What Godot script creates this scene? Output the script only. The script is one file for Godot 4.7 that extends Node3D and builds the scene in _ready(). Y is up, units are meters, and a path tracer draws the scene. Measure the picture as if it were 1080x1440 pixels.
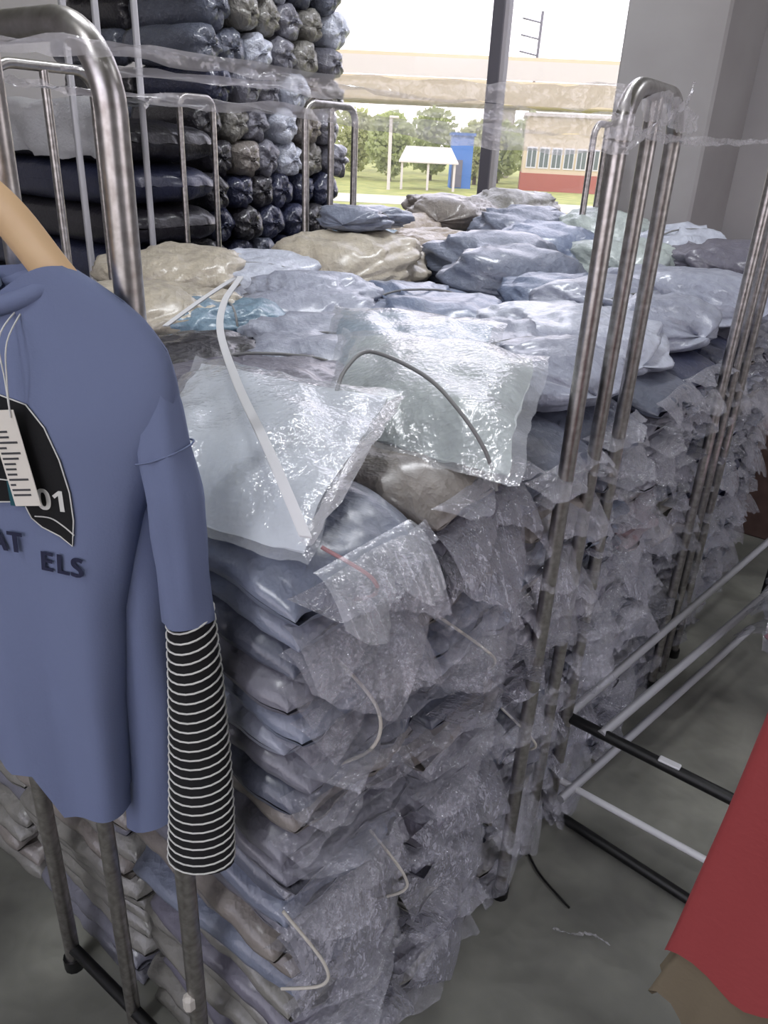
extends Node3D

# ---------------------------------------------------------------- frame
# The stacked block of bagged garments stands at an angle to the room's camera.
# "a" runs along the aisle towards the window, "b" runs from the aisle into the block, "h" is height.
const TURN := 0.942478                       # 54 degrees
const ORIGIN := Vector3(-0.08, 0.0, -0.72)
var U := Vector3(0.587785, 0, -0.809017)
var V := Vector3(-0.809017, 0, -0.587785)
var M := {}
var taken := {}
var rng := RandomNumberGenerator.new()
var nz := FastNoiseLite.new()

func W(a: float, h: float, b: float) -> Vector3:
	return ORIGIN + U * a + V * b + Vector3(0, h, 0)

func numbered(called: String) -> String:
	var n: int = taken.get(called, 0)
	taken[called] = n + 1
	return called if n == 0 else "%s_%03d" % [called, n]

func thing(called: String, label: String, category: String, at := Vector3.ZERO, turn := 0.0, group := "") -> Node3D:
	var o := Node3D.new()
	o.name = numbered(called)
	add_child(o)
	o.position = at
	o.rotation.y = turn
	tag(o, label, category, group)
	return o

func tag(o: Node, label: String, category: String, group := "") -> void:
	o.set_meta("label", label)
	o.set_meta("category", category)
	if group != "":
		o.set_meta("group", group)

func new_st() -> SurfaceTool:
	var st := SurfaceTool.new()
	st.begin(Mesh.PRIMITIVE_TRIANGLES)
	return st

func commit(st: SurfaceTool) -> ArrayMesh:
	st.generate_normals()
	st.index()
	return st.commit()

func part(called: String, st: SurfaceTool, m: Material, parent: Node3D) -> MeshInstance3D:
	return part_mesh(called, commit(st), m, parent)

func part_mesh(called: String, mesh: Mesh, m: Material, parent: Node3D) -> MeshInstance3D:
	var o := MeshInstance3D.new()
	o.name = called
	o.mesh = mesh
	o.material_override = m
	parent.add_child(o, true)
	return o

func struct(called: String, st: SurfaceTool, m: Material, turned := true) -> MeshInstance3D:
	var o := MeshInstance3D.new()
	o.name = numbered(called)
	o.mesh = commit(st)
	o.material_override = m
	add_child(o)
	if turned:
		o.position = ORIGIN
		o.rotation.y = TURN
	o.set_meta("kind", "structure")
	return o

# ---------------------------------------------------------------- shapes
func tri(st: SurfaceTool, a: Vector3, b: Vector3, c: Vector3) -> void:
	st.add_vertex(a); st.add_vertex(b); st.add_vertex(c)

func quad(st: SurfaceTool, a: Vector3, b: Vector3, c: Vector3, d: Vector3) -> void:
	tri(st, a, b, c); tri(st, a, c, d)

func grid(st: SurfaceTool, nx: int, ny: int, f: Callable, smooth := true) -> void:
	st.set_smooth_group(0 if smooth else 0xFFFFFFFF)
	var pts: Array[PackedVector3Array] = []
	for i in nx + 1:
		var row := PackedVector3Array()
		for j in ny + 1:
			row.append(f.call(float(i) / nx, float(j) / ny))
		pts.append(row)
	for i in nx:
		for j in ny:
			var p: Vector3 = pts[i][j]
			var q: Vector3 = pts[i + 1][j]
			var r: Vector3 = pts[i + 1][j + 1]
			var s: Vector3 = pts[i][j + 1]
			if (i + j) % 2 == 0:
				tri(st, p, q, r); tri(st, p, r, s)
			else:
				tri(st, p, q, s); tri(st, q, r, s)

func box(st: SurfaceTool, c: Vector3, s: Vector3, bevel := 0.0, basis := Basis.IDENTITY) -> void:
	st.set_smooth_group(0xFFFFFFFF)
	var h := s * 0.5
	var e: float = min(bevel, min(h.x, min(h.y, h.z)) * 0.9)
	var g := func(sx, sy, sz, axis) -> Vector3:
		var p := Vector3(h.x * sx, h.y * sy, h.z * sz)
		if axis != 0: p.x -= e * sx
		if axis != 1: p.y -= e * sy
		if axis != 2: p.z -= e * sz
		return c + basis * p
	for k in [-1, 1]:
		quad(st, g.call(k, -1, -1, 0), g.call(k, -1, 1, 0), g.call(k, 1, 1, 0), g.call(k, 1, -1, 0))
		quad(st, g.call(-1, k, -1, 1), g.call(1, k, -1, 1), g.call(1, k, 1, 1), g.call(-1, k, 1, 1))
		quad(st, g.call(-1, -1, k, 2), g.call(1, -1, k, 2), g.call(1, 1, k, 2), g.call(-1, 1, k, 2))
	if e > 0.0:
		for k in [-1, 1]:
			for l in [-1, 1]:
				quad(st, g.call(k, l, -1, 0), g.call(k, l, 1, 0), g.call(k, l, 1, 1), g.call(k, l, -1, 1))
				quad(st, g.call(k, -1, l, 0), g.call(k, 1, l, 0), g.call(k, 1, l, 2), g.call(k, -1, l, 2))
				quad(st, g.call(-1, k, l, 1), g.call(1, k, l, 1), g.call(1, k, l, 2), g.call(-1, k, l, 2))
				for n in [-1, 1]:
					tri(st, g.call(k, l, n, 0), g.call(k, l, n, 1), g.call(k, l, n, 2))

func blk(st: SurfaceTool, a0: float, a1: float, h0: float, h1: float, b0: float, b1: float, bevel := 0.0) -> void:
	box(st, Vector3((a0 + a1) / 2, (h0 + h1) / 2, -(b0 + b1) / 2), Vector3(abs(a1 - a0), abs(h1 - h0), abs(b1 - b0)), bevel)

func tube(st: SurfaceTool, pts: PackedVector3Array, r: float, seg := 10, taper := 1.0) -> void:
	var n := pts.size()
	st.set_smooth_group(0)
	var rings: Array[PackedVector3Array] = []
	var t0 := (pts[1] - pts[0]).normalized()
	var nrm := t0.cross(Vector3.UP if abs(t0.y) < 0.9 else Vector3.RIGHT).normalized()
	for i in n:
		var t: Vector3
		if i == 0: t = (pts[1] - pts[0]).normalized()
		elif i == n - 1: t = (pts[n - 1] - pts[n - 2]).normalized()
		else: t = ((pts[i + 1] - pts[i]).normalized() + (pts[i] - pts[i - 1]).normalized()).normalized()
		nrm = (nrm - t * nrm.dot(t)).normalized()
		var bi := t.cross(nrm)
		var ring := PackedVector3Array()
		var rr := r * lerpf(1.0, taper, float(i) / (n - 1))
		for k in seg:
			var an := TAU * k / seg
			ring.append(pts[i] + (nrm * cos(an) + bi * sin(an)) * rr)
		rings.append(ring)
	for i in n - 1:
		for k in seg:
			var k2 := (k + 1) % seg
			quad(st, rings[i][k], rings[i][k2], rings[i + 1][k2], rings[i + 1][k])
	st.set_smooth_group(0xFFFFFFFF)
	for k in seg:
		tri(st, pts[0], rings[0][(k + 1) % seg], rings[0][k])
		tri(st, pts[n - 1], rings[n - 1][k], rings[n - 1][(k + 1) % seg])

func smooth_path(keys: Array, per := 8) -> PackedVector3Array:
	var out := PackedVector3Array()
	var n := keys.size()
	for i in n - 1:
		var p0: Vector3 = keys[max(i - 1, 0)]
		var p1: Vector3 = keys[i]
		var p2: Vector3 = keys[i + 1]
		var p3: Vector3 = keys[min(i + 2, n - 1)]
		for k in per:
			out.append(p1.cubic_interpolate(p2, p0, p3, float(k) / per))
	out.append(keys[n - 1])
	return out

func ribbon(st: SurfaceTool, keys: Array, widths: Array, side: Vector3, crumple: float, seed_: int, per := 10, across := 4) -> void:
	var path := smooth_path(keys, per)
	var n := path.size() - 1
	grid(st, n, across, func(i: float, j: float) -> Vector3:
		var k := int(round(i * n))
		var wf: float = i * (widths.size() - 1)
		var wi := int(min(floor(wf), widths.size() - 2))
		var w: float = lerpf(widths[wi], widths[wi + 1], wf - wi)
		var p: Vector3 = path[k] + side * (j - 0.5) * w
		var q := Vector3(nz.get_noise_3d(k * 13.0 + seed_, j * 60, 5), nz.get_noise_3d(k * 13.0, j * 60 + seed_, 55), nz.get_noise_3d(k * 13.0, j * 60, seed_ + 105))
		return p + q * crumple)

# ---------------------------------------------------------------- materials
func wrinkle_map(freq: float, kind: int, strength: float, sx := 512, sy := 512, seed_ := 3, flip := false) -> ImageTexture:
	var n := FastNoiseLite.new()
	n.seed = seed_
	n.frequency = freq
	n.noise_type = kind
	n.fractal_type = FastNoiseLite.FRACTAL_RIDGED if kind != FastNoiseLite.TYPE_CELLULAR else FastNoiseLite.FRACTAL_FBM
	n.fractal_octaves = 3
	var im := n.get_seamless_image(sx, sy)
	im.convert(Image.FORMAT_RGBA8)
	im.bump_map_to_normal_map(strength)
	im.generate_mipmaps()
	return ImageTexture.create_from_image(im)

func speckle(base: Color, other: Color, freq: float, seed_: int, size := 512, octaves := 5) -> ImageTexture:
	var n := FastNoiseLite.new()
	n.seed = seed_
	n.frequency = freq
	n.fractal_octaves = octaves
	var im := n.get_seamless_image(size, size)
	var g := Image.create(size, size, false, Image.FORMAT_RGB8)
	for y in size:
		for x in size:
			g.set_pixel(x, y, base.lerp(other, im.get_pixel(x, y).r))
	return ImageTexture.create_from_image(g)

func mat(c: Color, rough := 0.7, metal := 0.0) -> StandardMaterial3D:
	var m := StandardMaterial3D.new()
	m.albedo_color = c
	m.roughness = rough
	m.metallic = metal
	return m

func triplanar(m: StandardMaterial3D, scale: float, normal: Texture2D = null, amount := 1.0, world := true, albedo: Texture2D = null) -> StandardMaterial3D:
	m.uv1_triplanar = true
	m.uv1_world_triplanar = world
	m.uv1_scale = Vector3.ONE * scale
	if normal:
		m.normal_enabled = true
		m.normal_texture = normal
		m.normal_scale = amount
	if albedo:
		m.albedo_texture = albedo
	return m

var crinkle: ImageTexture
var folds: ImageTexture
var mottled: ImageTexture

func wrapped(c: Color, coat := 0.7, amount := 0.7) -> StandardMaterial3D:
	# cloth seen through a tight layer of thin clear film
	var m := mat(c, 0.55)
	triplanar(m, 3.5, crinkle, amount, true, mottled)
	m.clearcoat_enabled = true
	m.clearcoat = coat
	m.clearcoat_roughness = 0.22
	return m

func film(c: Color, alpha: float, rough := 0.15, amount := 0.5) -> StandardMaterial3D:
	var m := mat(c, rough)
	m.transparency = BaseMaterial3D.TRANSPARENCY_ALPHA
	m.albedo_color = Color(c.r, c.g, c.b, alpha)
	m.cull_mode = BaseMaterial3D.CULL_DISABLED
	m.metallic_specular = 1.0
	if amount > 0.0:
		triplanar(m, 5.0, crinkle, amount)
	return m

func make_materials() -> void:
	crinkle = wrinkle_map(0.012, FastNoiseLite.TYPE_SIMPLEX, 9.0)
	folds = wrinkle_map(0.02, FastNoiseLite.TYPE_PERLIN, 5.0, 512, 512, 9)
	mottled = speckle(Color(0.80, 0.80, 0.82), Color(1, 1, 1), 0.01, 21)
	M.chrome = triplanar(mat(Color(0.80, 0.79, 0.79), 0.34, 1.0), 6.0, null, 0, true, speckle(Color(0.72, 0.70, 0.68), Color(1, 1, 1), 0.03, 5, 256))
	M.dark_tube = mat(Color(0.035, 0.035, 0.04), 0.45)
	M.rail = mat(Color(0.72, 0.72, 0.74), 0.4, 0.35)
	M.white_rail = mat(Color(0.85, 0.85, 0.86), 0.4)
	M.film = film(Color(0.93, 0.94, 0.97), 0.30)
	M.film_thick = film(Color(0.92, 0.91, 0.93), 0.36)
	M.flap = film(Color(0.68, 0.68, 0.72), 0.42, 0.10, 1.2)
	M.flap_thin = film(Color(0.74, 0.74, 0.78), 0.26, 0.08, 1.2)
	M.flap_dense = film(Color(0.58, 0.58, 0.62), 0.56, 0.12, 1.2)
	M.cord = mat(Color(0.78, 0.76, 0.72), 0.7)
	M.cord_pink = mat(Color(0.72, 0.55, 0.56), 0.7)
	M.cord_dark = mat(Color(0.50, 0.50, 0.50), 0.7)
	M.concrete = triplanar(mat(Color(1, 1, 1), 0.8), 0.45, folds, 0.35, true, speckle(Color(0.34, 0.34, 0.32), Color(0.68, 0.68, 0.63), 0.008, 33))
	M.wall = triplanar(mat(Color(1, 1, 1), 0.85), 0.5, null, 0, true, speckle(Color(0.66, 0.65, 0.66), Color(0.74, 0.73, 0.73), 0.006, 8))
	M.pillar = triplanar(mat(Color(1, 1, 1), 0.8), 0.5, null, 0, true, speckle(Color(0.60, 0.58, 0.58), Color(0.68, 0.67, 0.67), 0.006, 14))
	M.ceiling = mat(Color(0.78, 0.78, 0.78), 0.9)
	M.frame = mat(Color(0.38, 0.37, 0.40), 0.45)
	M.glass = film(Color(0.95, 0.97, 1.0), 0.06, 0.02, 0.0)
	M.glass.metallic_specular = 0.5
	var cs := {
		"grey": Color(0.49, 0.49, 0.53), "slate": Color(0.38, 0.40, 0.46), "blue": Color(0.50, 0.55, 0.65), "pale": Color(0.68, 0.70, 0.76),
		"violet": Color(0.46, 0.45, 0.50), "navy": Color(0.18, 0.20, 0.31), "beige": Color(0.70, 0.64, 0.57), "cream": Color(0.78, 0.74, 0.66),
		"olive": Color(0.54, 0.53, 0.50), "teal": Color(0.50, 0.61, 0.68), "sage": Color(0.73, 0.77, 0.75), "rose": Color(0.60, 0.51, 0.52),
		"white": Color(0.82, 0.84, 0.89), "charcoal": Color(0.16, 0.15, 0.18), "tan": Color(0.66, 0.52, 0.38), "steel": Color(0.50, 0.53, 0.60),
		"pink": Color(0.80, 0.58, 0.63), "fawn": Color(0.56, 0.53, 0.50)}
	for k in cs:
		M["roll_" + k] = wrapped(cs[k], 1.0, 1.6)
		M[k] = wrapped(cs[k])

# ---------------------------------------------------------------- bagged garments
func bag_shape(seed_: int, w: float, l: float, t: float, droop: float) -> ArrayMesh:
	var st := new_st()
	for side in [1.0, -1.0]:
		grid(st, 30, 24, func(i: float, j: float) -> Vector3:
			var s := sin((i * 2.0 - 1.0) * PI / 2)
			var q := sin((j * 2.0 - 1.0) * PI / 2)
			if side < 0: s = -s
			var x := w / 2 * s * (1 - 0.07 * pow(abs(q), 4)) + 0.008 * nz.get_noise_2d(q * 90, seed_ * 31)
			var z := l / 2 * q * (1 - 0.06 * pow(abs(s), 4)) + 0.009 * nz.get_noise_2d(s * 90, seed_ * 47 + 300)
			var e := (1 - pow(abs(s), 6)) * (1 - pow(abs(q), 6))
			var y: float = side * t * 0.5 * pow(max(e, 0.0), 0.35)
			y += 0.007 * nz.get_noise_2d(x * 450 + seed_ * 90, z * 300) * (1.0 if side > 0 else 0.8)
			y -= droop * smoothstep(0.25, 1.1, q) * (0.7 + 0.6 * abs(s)) + droop * 0.5 * smoothstep(0.5, 1.1, -s)
			var end := smoothstep(0.45, 1.0, q)
			y += end * 0.006 * nz.get_noise_2d(x * 500 + seed_ * 50, z * 200 + side * 40)
			z += end * 0.018 * nz.get_noise_2d(x * 300 + seed_ * 70, side * 60)
			return Vector3(x, y, z))
	return commit(st)

func flap_shape(seed_: int, w: float, l: float, droop: float) -> ArrayMesh:
	# the open end of the bag: a flattened pouch of film with pleats running out to pointed tips
	var st := new_st()
	var r := RandomNumberGenerator.new()
	r.seed = 900 + seed_
	var bend := r.randf_range(-0.75, 0.12)
	var skew := r.randf_range(-0.35, 0.35)
	for layer in (1 if seed_ % 10 < 7 else 2):
		var reach := r.randf_range(0.045, 0.095)
		var ph := r.randf_range(0, TAU)
		var f1 := r.randf_range(26.0, 44.0)
		var f2 := r.randf_range(60.0, 95.0)
		var tip := r.randf_range(16.0, 30.0)
		var gape := r.randf_range(0.0, 0.35) * (1.0 if layer == 0 else -1.0)
		var up: float = 1.0 if layer == 0 else -1.0
		grid(st, 34, 7, func(i: float, j: float) -> Vector3:
			var s: float = i * 2 - 1
			var xx := s * w / 2
			var point := absf(fposmod(xx * tip / PI + ph, 2.0) - 1.0)
			var out: float = reach * j * (0.40 + 0.75 * point)
			var crease := absf(sin(xx * f1 + ph)) - 0.5 + 0.5 * (absf(sin(xx * f2 + ph * 1.7 + j)) - 0.5)
			var x: float = xx * (0.98 - 0.10 * j) + skew * out + 0.006 * j * sin(xx * f1 * 1.3 + ph)
			var z: float = l / 2 * 0.93 * (1 - 0.06 * pow(abs(s), 4)) + out * 0.9
			var y: float = -droop * 0.85 * (0.7 + 0.6 * abs(s)) + up * 0.018 * (1.0 - j)
			y += out * (bend * (0.4 + j) + gape) + crease * 0.011 * sqrt(j)
			return Vector3(x, y, z), layer == 0)
	return commit(st)

func bundle_shape(seed_: int, l: float, w: float, t: float, tie: float, pinch: float) -> ArrayMesh:
	# a soft bag of garments, gathered by a tie across it; pleats run out from the tie
	var st := new_st()
	grid(st, 60, 64, func(i: float, j: float) -> Vector3:
		var s := sin((i * 2.0 - 1.0) * PI / 2)
		var an: float = TAU * j
		var body := pow(max(1 - pow(abs(s), 2.6), 0.0), 0.45)
		var g := exp(-pow((s - tie) / 0.28, 2))
		var rad := body * (1 - pinch * g)
		var tw := an + 0.5 * (s - tie)
		var ridge := 0.5 - absf(nz.get_noise_3d(cos(tw) * 75, sin(tw) * 75, seed_ * 70 + s * 22)) * 2.0
		var crease := 0.5 - absf(nz.get_noise_3d(cos(an) * 40 + s * 60, sin(an) * 40 - s * 45, seed_ * 17 + 400)) * 2.2
		var broad := nz.get_noise_3d(cos(an) * 22 + s * 34, sin(an) * 22, seed_ * 33)
		rad *= 1 + (0.10 + 0.20 * g) * ridge + 0.12 * crease + 0.30 * broad
		var cy := sin(an)
		var y := t * rad * (cy if cy > 0 else cy * 0.8)
		var z := w / 2 * rad * signf(cos(an)) * pow(abs(cos(an)), 0.7)
		var x := l / 2 * s * (1 + 0.16 * broad)
		y -= 0.22 * t * s * s
		return Vector3(x, y, z))
	return commit(st)

func tie_shape(l: float, w: float, t: float, tie: float, pinch: float) -> SurfaceTool:
	var st := new_st()
	var pts := PackedVector3Array()
	for k in 29:
		var an := TAU * k / 28
		var rad := pow(1 - pow(abs(tie), 3.2), 0.5) * (1 - pinch) * 1.05
		var cy := sin(an)
		pts.append(Vector3(l / 2 * tie, t * rad * (cy if cy > 0 else cy * 0.8), w / 2 * rad * signf(cos(an)) * pow(abs(cos(an)), 0.75)))
	tube(st, pts, 0.0035, 6)
	return st

func roll_shape(seed_: int, l: float, r: float) -> ArrayMesh:
	# a garment rolled up in film, the film twisted into a rosette at the end that faces the room
	var st := new_st()
	var prof := [[-1.0, 0.0], [-0.99, 0.7], [-0.95, 0.93], [-0.8, 1.0], [-0.5, 1.02], [-0.2, 1.0], [0.2, 1.01], [0.5, 1.0], [0.72, 1.0], [0.86, 0.97], [0.94, 0.86], [0.98, 0.68], [1.0, 0.48], [0.99, 0.3], [0.97, 0.16], [1.0, 0.12], [1.05, 0.16], [1.06, 0.08], [1.05, 0.0]]
	grid(st, prof.size() - 1, 26, func(i: float, j: float) -> Vector3:
		var p: Array = prof[int(round(i * (prof.size() - 1)))]
		var an: float = TAU * j
		var near := smoothstep(0.6, 1.0, p[0])
		var rr: float = r * p[1] * (1 + (0.13 + 0.25 * near) * nz.get_noise_3d(cos(an) * 60, sin(an) * 60, seed_ * 50 + p[0] * 40) + 0.16 * nz.get_noise_3d(cos(an) * 20, sin(an) * 20 + p[0] * 25, seed_ * 91))
		return Vector3(cos(an) * rr, sin(an) * rr * 0.93, p[0] * l / 2 + 0.02 * near * nz.get_noise_3d(cos(an) * 70, sin(an) * 70, seed_)))
	return commit(st)

const WORD := {"grey": "grey", "slate": "slate grey", "blue": "light blue", "pale": "pale lilac", "violet": "mauve-grey", "navy": "navy", "olive": "greenish grey", "steel": "blue-grey", "fawn": "grey-brown", "rose": "dusty pink", "white": "whitish", "charcoal": "charcoal"}
const ORDER := ["top", "second", "third", "fourth", "fifth", "sixth", "seventh", "eighth", "ninth", "tenth", "eleventh", "twelfth", "thirteenth", "fourteenth", "fifteenth", "sixteenth", "seventeenth", "eighteenth", "nineteenth", "twentieth", "twenty-first", "twenty-second", "twenty-third", "twenty-fourth", "twenty-fifth", "twenty-sixth", "twenty-seventh", "twenty-eighth"]
const NTH := ["nearest", "second", "third", "fourth", "fifth", "sixth", "seventh", "eighth", "farthest"]

func build_stacks() -> void:
	var bodies: Array = []
	var flaps: Array = []
	for k in 10:
		bodies.append(bag_shape(k, 0.29, 0.40, 0.046, 0.022))
		flaps.append(flap_shape(k, 0.29, 0.40, 0.022))
	for k in range(10, 18): flaps.append(flap_shape(k, 0.29, 0.40, 0.022))
	var tones := ["grey", "slate", "grey", "violet", "steel", "olive", "grey", "violet", "fawn", "slate", "grey", "pale"]
	var proto := thing("bagged_garment", "", "bagged garment")
	part_mesh("folded_garment", bodies[0], M.grey, proto)
	part_mesh("plastic_flap", flaps[0], M.flap, proto)
	var first := true
	var spots: Array = []
	for c in 9: spots.append([0.155 + c * 0.302, 0.235, c, 25 if c < 2 else 24])
	spots.append([0.155, 0.65, -1, 25])
	spots.append([0.155, 1.06, -2, 25])
	for s in spots:
		var c: int = s[2]
		for k in s[3]:
			var o: Node3D = proto if first else proto.duplicate()
			if not first:
				o.name = numbered("bagged_garment")
				add_child(o)
			first = false
			var m := rng.randi() % 10
			var body: MeshInstance3D = o.get_child(0)
			var fl: MeshInstance3D = o.get_child(1)
			body.mesh = bodies[m]
			var tone: String = tones[rng.randi() % tones.size()]
			if c < 0 and k < 16: tone = ["olive", "grey", "fawn", "olive"][rng.randi() % 4]
			if c == 0 and k > 19: tone = ["steel", "grey", "slate", "steel"][k % 4]
			elif c == 0 and k in [9, 10]: tone = "fawn"
			elif k < 8 and c < 4 and rng.randf() < 0.5: tone = "olive"
			elif c == 4 and k in [15, 16, 17]: tone = "rose"
			elif c == 6 and k in [12, 13]: tone = "rose"
			elif c >= 5 and rng.randf() < 0.25: tone = "navy"
			body.material_override = M[tone]
			fl.mesh = flaps[rng.randi() % flaps.size()]
			fl.material_override = M[["flap", "flap_thin", "flap_dense", "flap_thin"][rng.randi() % 4]]
			o.position = W(s[0] + rng.randf_range(-0.013, 0.013), 0.04 + 0.0455 * k + 0.001, s[1] + rng.randf_range(-0.022, 0.022))
			o.rotation.y = TURN + rng.randf_range(-0.07, 0.07)
			o.rotation.x = rng.randf_range(-0.02, 0.05)
			if c < 0:
				o.remove_child(fl)
				fl.free()
			var where: String = NTH[c] + " aisle stack" if c >= 0 else ("stack behind the sweatshirt's rack" if c == -1 else "leftmost stack below the sweatshirt")
			tag(o, "%s bagged garment, %s from top, %s" % [WORD[tone], ORDER[s[3] - 1 - k] if k < s[3] - 1 else "first", where], "bagged garment", "bagged garments stacked along the aisle")

	# the core of the block, out of sight behind the outer stacks
	var mm := MultiMesh.new()
	mm.transform_format = MultiMesh.TRANSFORM_3D
	mm.mesh = bag_shape(40, 0.36, 0.44, 0.105, 0.0)
	var tr: Array[Transform3D] = []
	for i in 7:
		for j in 3:
			for k in 10:
				var bs := Basis(Vector3.UP, TURN + rng.randf_range(-0.08, 0.08))
				tr.append(Transform3D(bs, W(0.53 + i * 0.36, 0.055 + k * 0.104, 0.69 + j * 0.43)))
	mm.instance_count = tr.size()
	for k in tr.size(): mm.set_instance_transform(k, tr[k])
	var core := MultiMeshInstance3D.new()
	core.name = numbered("bagged_garments")
	core.multimesh = mm
	core.material_override = M.grey
	add_child(core)
	core.set_meta("kind", "stuff")
	tag(core, "grey bagged garments packed in the middle of the block", "bagged garments")

func build_bundles() -> void:
	# a, b, height of middle, length, width, half thickness, turn, tone, tie place, label
	var list := [
		[1.86, 1.44, 1.19, 0.56, 0.46, 0.125, 0.5, "cream", 0.62, "large cream and orange bagged bundle beside the tall dark stack"],
		[1.93, 1.48, 1.34, 0.30, 0.26, 0.05, 0.3, "steel", 0.0, "small blue-grey bag lying on the large cream bundle"],
		[2.2, 1.0, 1.19, 0.60, 0.44, 0.125, 0.75, "steel", -0.15, "blue-grey bundle pinched by a cord, in the middle of the pile"],
		[2.66, 1.05, 1.21, 0.44, 0.40, 0.12, 0.4, "blue", 0.4, "pale blue bundle behind the cord-pinched blue-grey bundle"],
		[2.72, 1.86, 1.20, 0.50, 0.40, 0.12, 0.2, "beige", 0.3, "beige bundle in front of the window beside the hooped rack"],
		[2.98, 1.76, 1.30, 0.44, 0.36, 0.09, 0.4, "fawn", -0.3, "brown-grey bundle below the window mullion"],
		[3.45, 1.66, 1.28, 0.56, 0.42, 0.15, 0.2, "olive", 0.3, "grey-green bundle at the foot of the window, below the outdoor building"],
		[2.98, 1.32, 1.26, 0.42, 0.40, 0.12, 0.5, "steel", 0.2, "slate blue bundle before the pillar, left of the hooped rack"],
		[1.3, 1.76, 1.16, 0.42, 0.42, 0.09, 0.2, "cream", 0.5, "cream bundle right of the near rack post, beneath the dark stack"],
		[1.46, 1.54, 1.15, 0.42, 0.36, 0.085, 0.5, "white", -0.4, "whitish bundle left of the large cream bundle"],
		[0.88, 1.36, 1.14, 0.40, 0.36, 0.08, 0.1, "cream", 0.2, "cream bundle just behind the sweatshirt's shoulder"],
		[0.93, 1.16, 1.13, 0.36, 0.24, 0.075, -0.6, "teal", 0.1, "teal-blue bundle beside the top end of the white strap"],
		[1.48, 0.86, 1.14, 0.64, 0.36, 0.085, 0.9, "blue", 0.1, "long pale blue bundle in front of the cord-pinched bundle"],
		[1.28, 1.14, 1.14, 0.40, 0.34, 0.08, 0.6, "pale", -0.2, "pale grey bundle in front of the large cream bundle"],
		[0.86, 0.72, 1.13, 0.50, 0.36, 0.085, 0.7, "pale", 0.0, "pale grey wrinkled bundle behind the clear bag with strap"],
		[0.55, 0.60, 1.14, 0.40, 0.30, 0.06, 0.6, "violet", 0.4, "mauve-grey bundle between the clear bag and the dark bag"],
		[0.56, 0.86, 1.14, 0.40, 0.24, 0.055, 0.5, "charcoal", 0.5, "dark charcoal bag behind the sweatshirt and clear bag"],
		[3.0, 0.92, 1.26, 0.36, 0.40, 0.12, 0.2, "sage", 0.3, "greenish white bundle behind the hooped rack at the pillar"],
		[3.0, 0.58, 1.24, 0.36, 0.36, 0.12, 0.9, "white", -0.3, "whitish bundle at the far end of the aisle side"],
		[2.82, 0.36, 1.22, 0.42, 0.36, 0.10, 0.9, "violet", 0.2, "purple-grey bundle at the far aisle corner of the pile"],
		[2.72, 0.70, 1.21, 0.46, 0.36, 0.10, 0.3, "sage", 0.1, "pale green bundle seen between the hoop's legs"],
		[2.25, 0.34, 1.18, 0.50, 0.40, 0.085, 1.2, "pale", 0.2, "pale lilac bundle on the aisle edge, before the far hoop"],
		[1.82, 0.36, 1.17, 0.46, 0.40, 0.085, 1.3, "pale", -0.1, "pale bundle on the aisle edge, second before the far hoop"],
		[1.42, 0.36, 1.16, 0.44, 0.42, 0.08, 1.2, "white", 0.3, "whitish bundle right behind the near hoop's posts"],
		[1.05, 0.30, 1.16, 0.38, 0.34, 0.075, 1.3, "pale", 0.1, "pale blue bundle inside the near hoop's posts"],
		[1.98, 0.66, 1.16, 0.42, 0.32, 0.08, 0.6, "blue", 0.4, "blue bundle between the long pale bundle and the aisle edge"],
		[2.4, 1.46, 1.18, 0.44, 0.40, 0.11, 0.3, "beige", -0.2, "beige bundle behind the large cream bundle, toward the window"],
		[2.36, 1.82, 1.16, 0.36, 0.36, 0.10, 0.3, "teal", -0.2, "pale teal bag between the hoops beside the dark stack"],
	]
	var k := 0
	for q in list:
		var o := thing("garment_bundle", q[9], "garment bundle", W(q[0], q[2], q[1]), TURN + q[6], "bagged bundles on top of the pile")
		var pinch: float = 0.34 if absf(q[8]) < 0.2 else 0.2
		part_mesh("bag", bundle_shape(k + 1, q[3] * 1.22, q[4] * 1.28, q[5], q[8], pinch), M[q[7]], o)
		if pinch > 0.3 or k % 3 == 0:
			part("tie", tie_shape(q[3] * 1.22, q[4] * 1.28, q[5], q[8], pinch), M.cord_dark, o)
		k += 1

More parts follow.
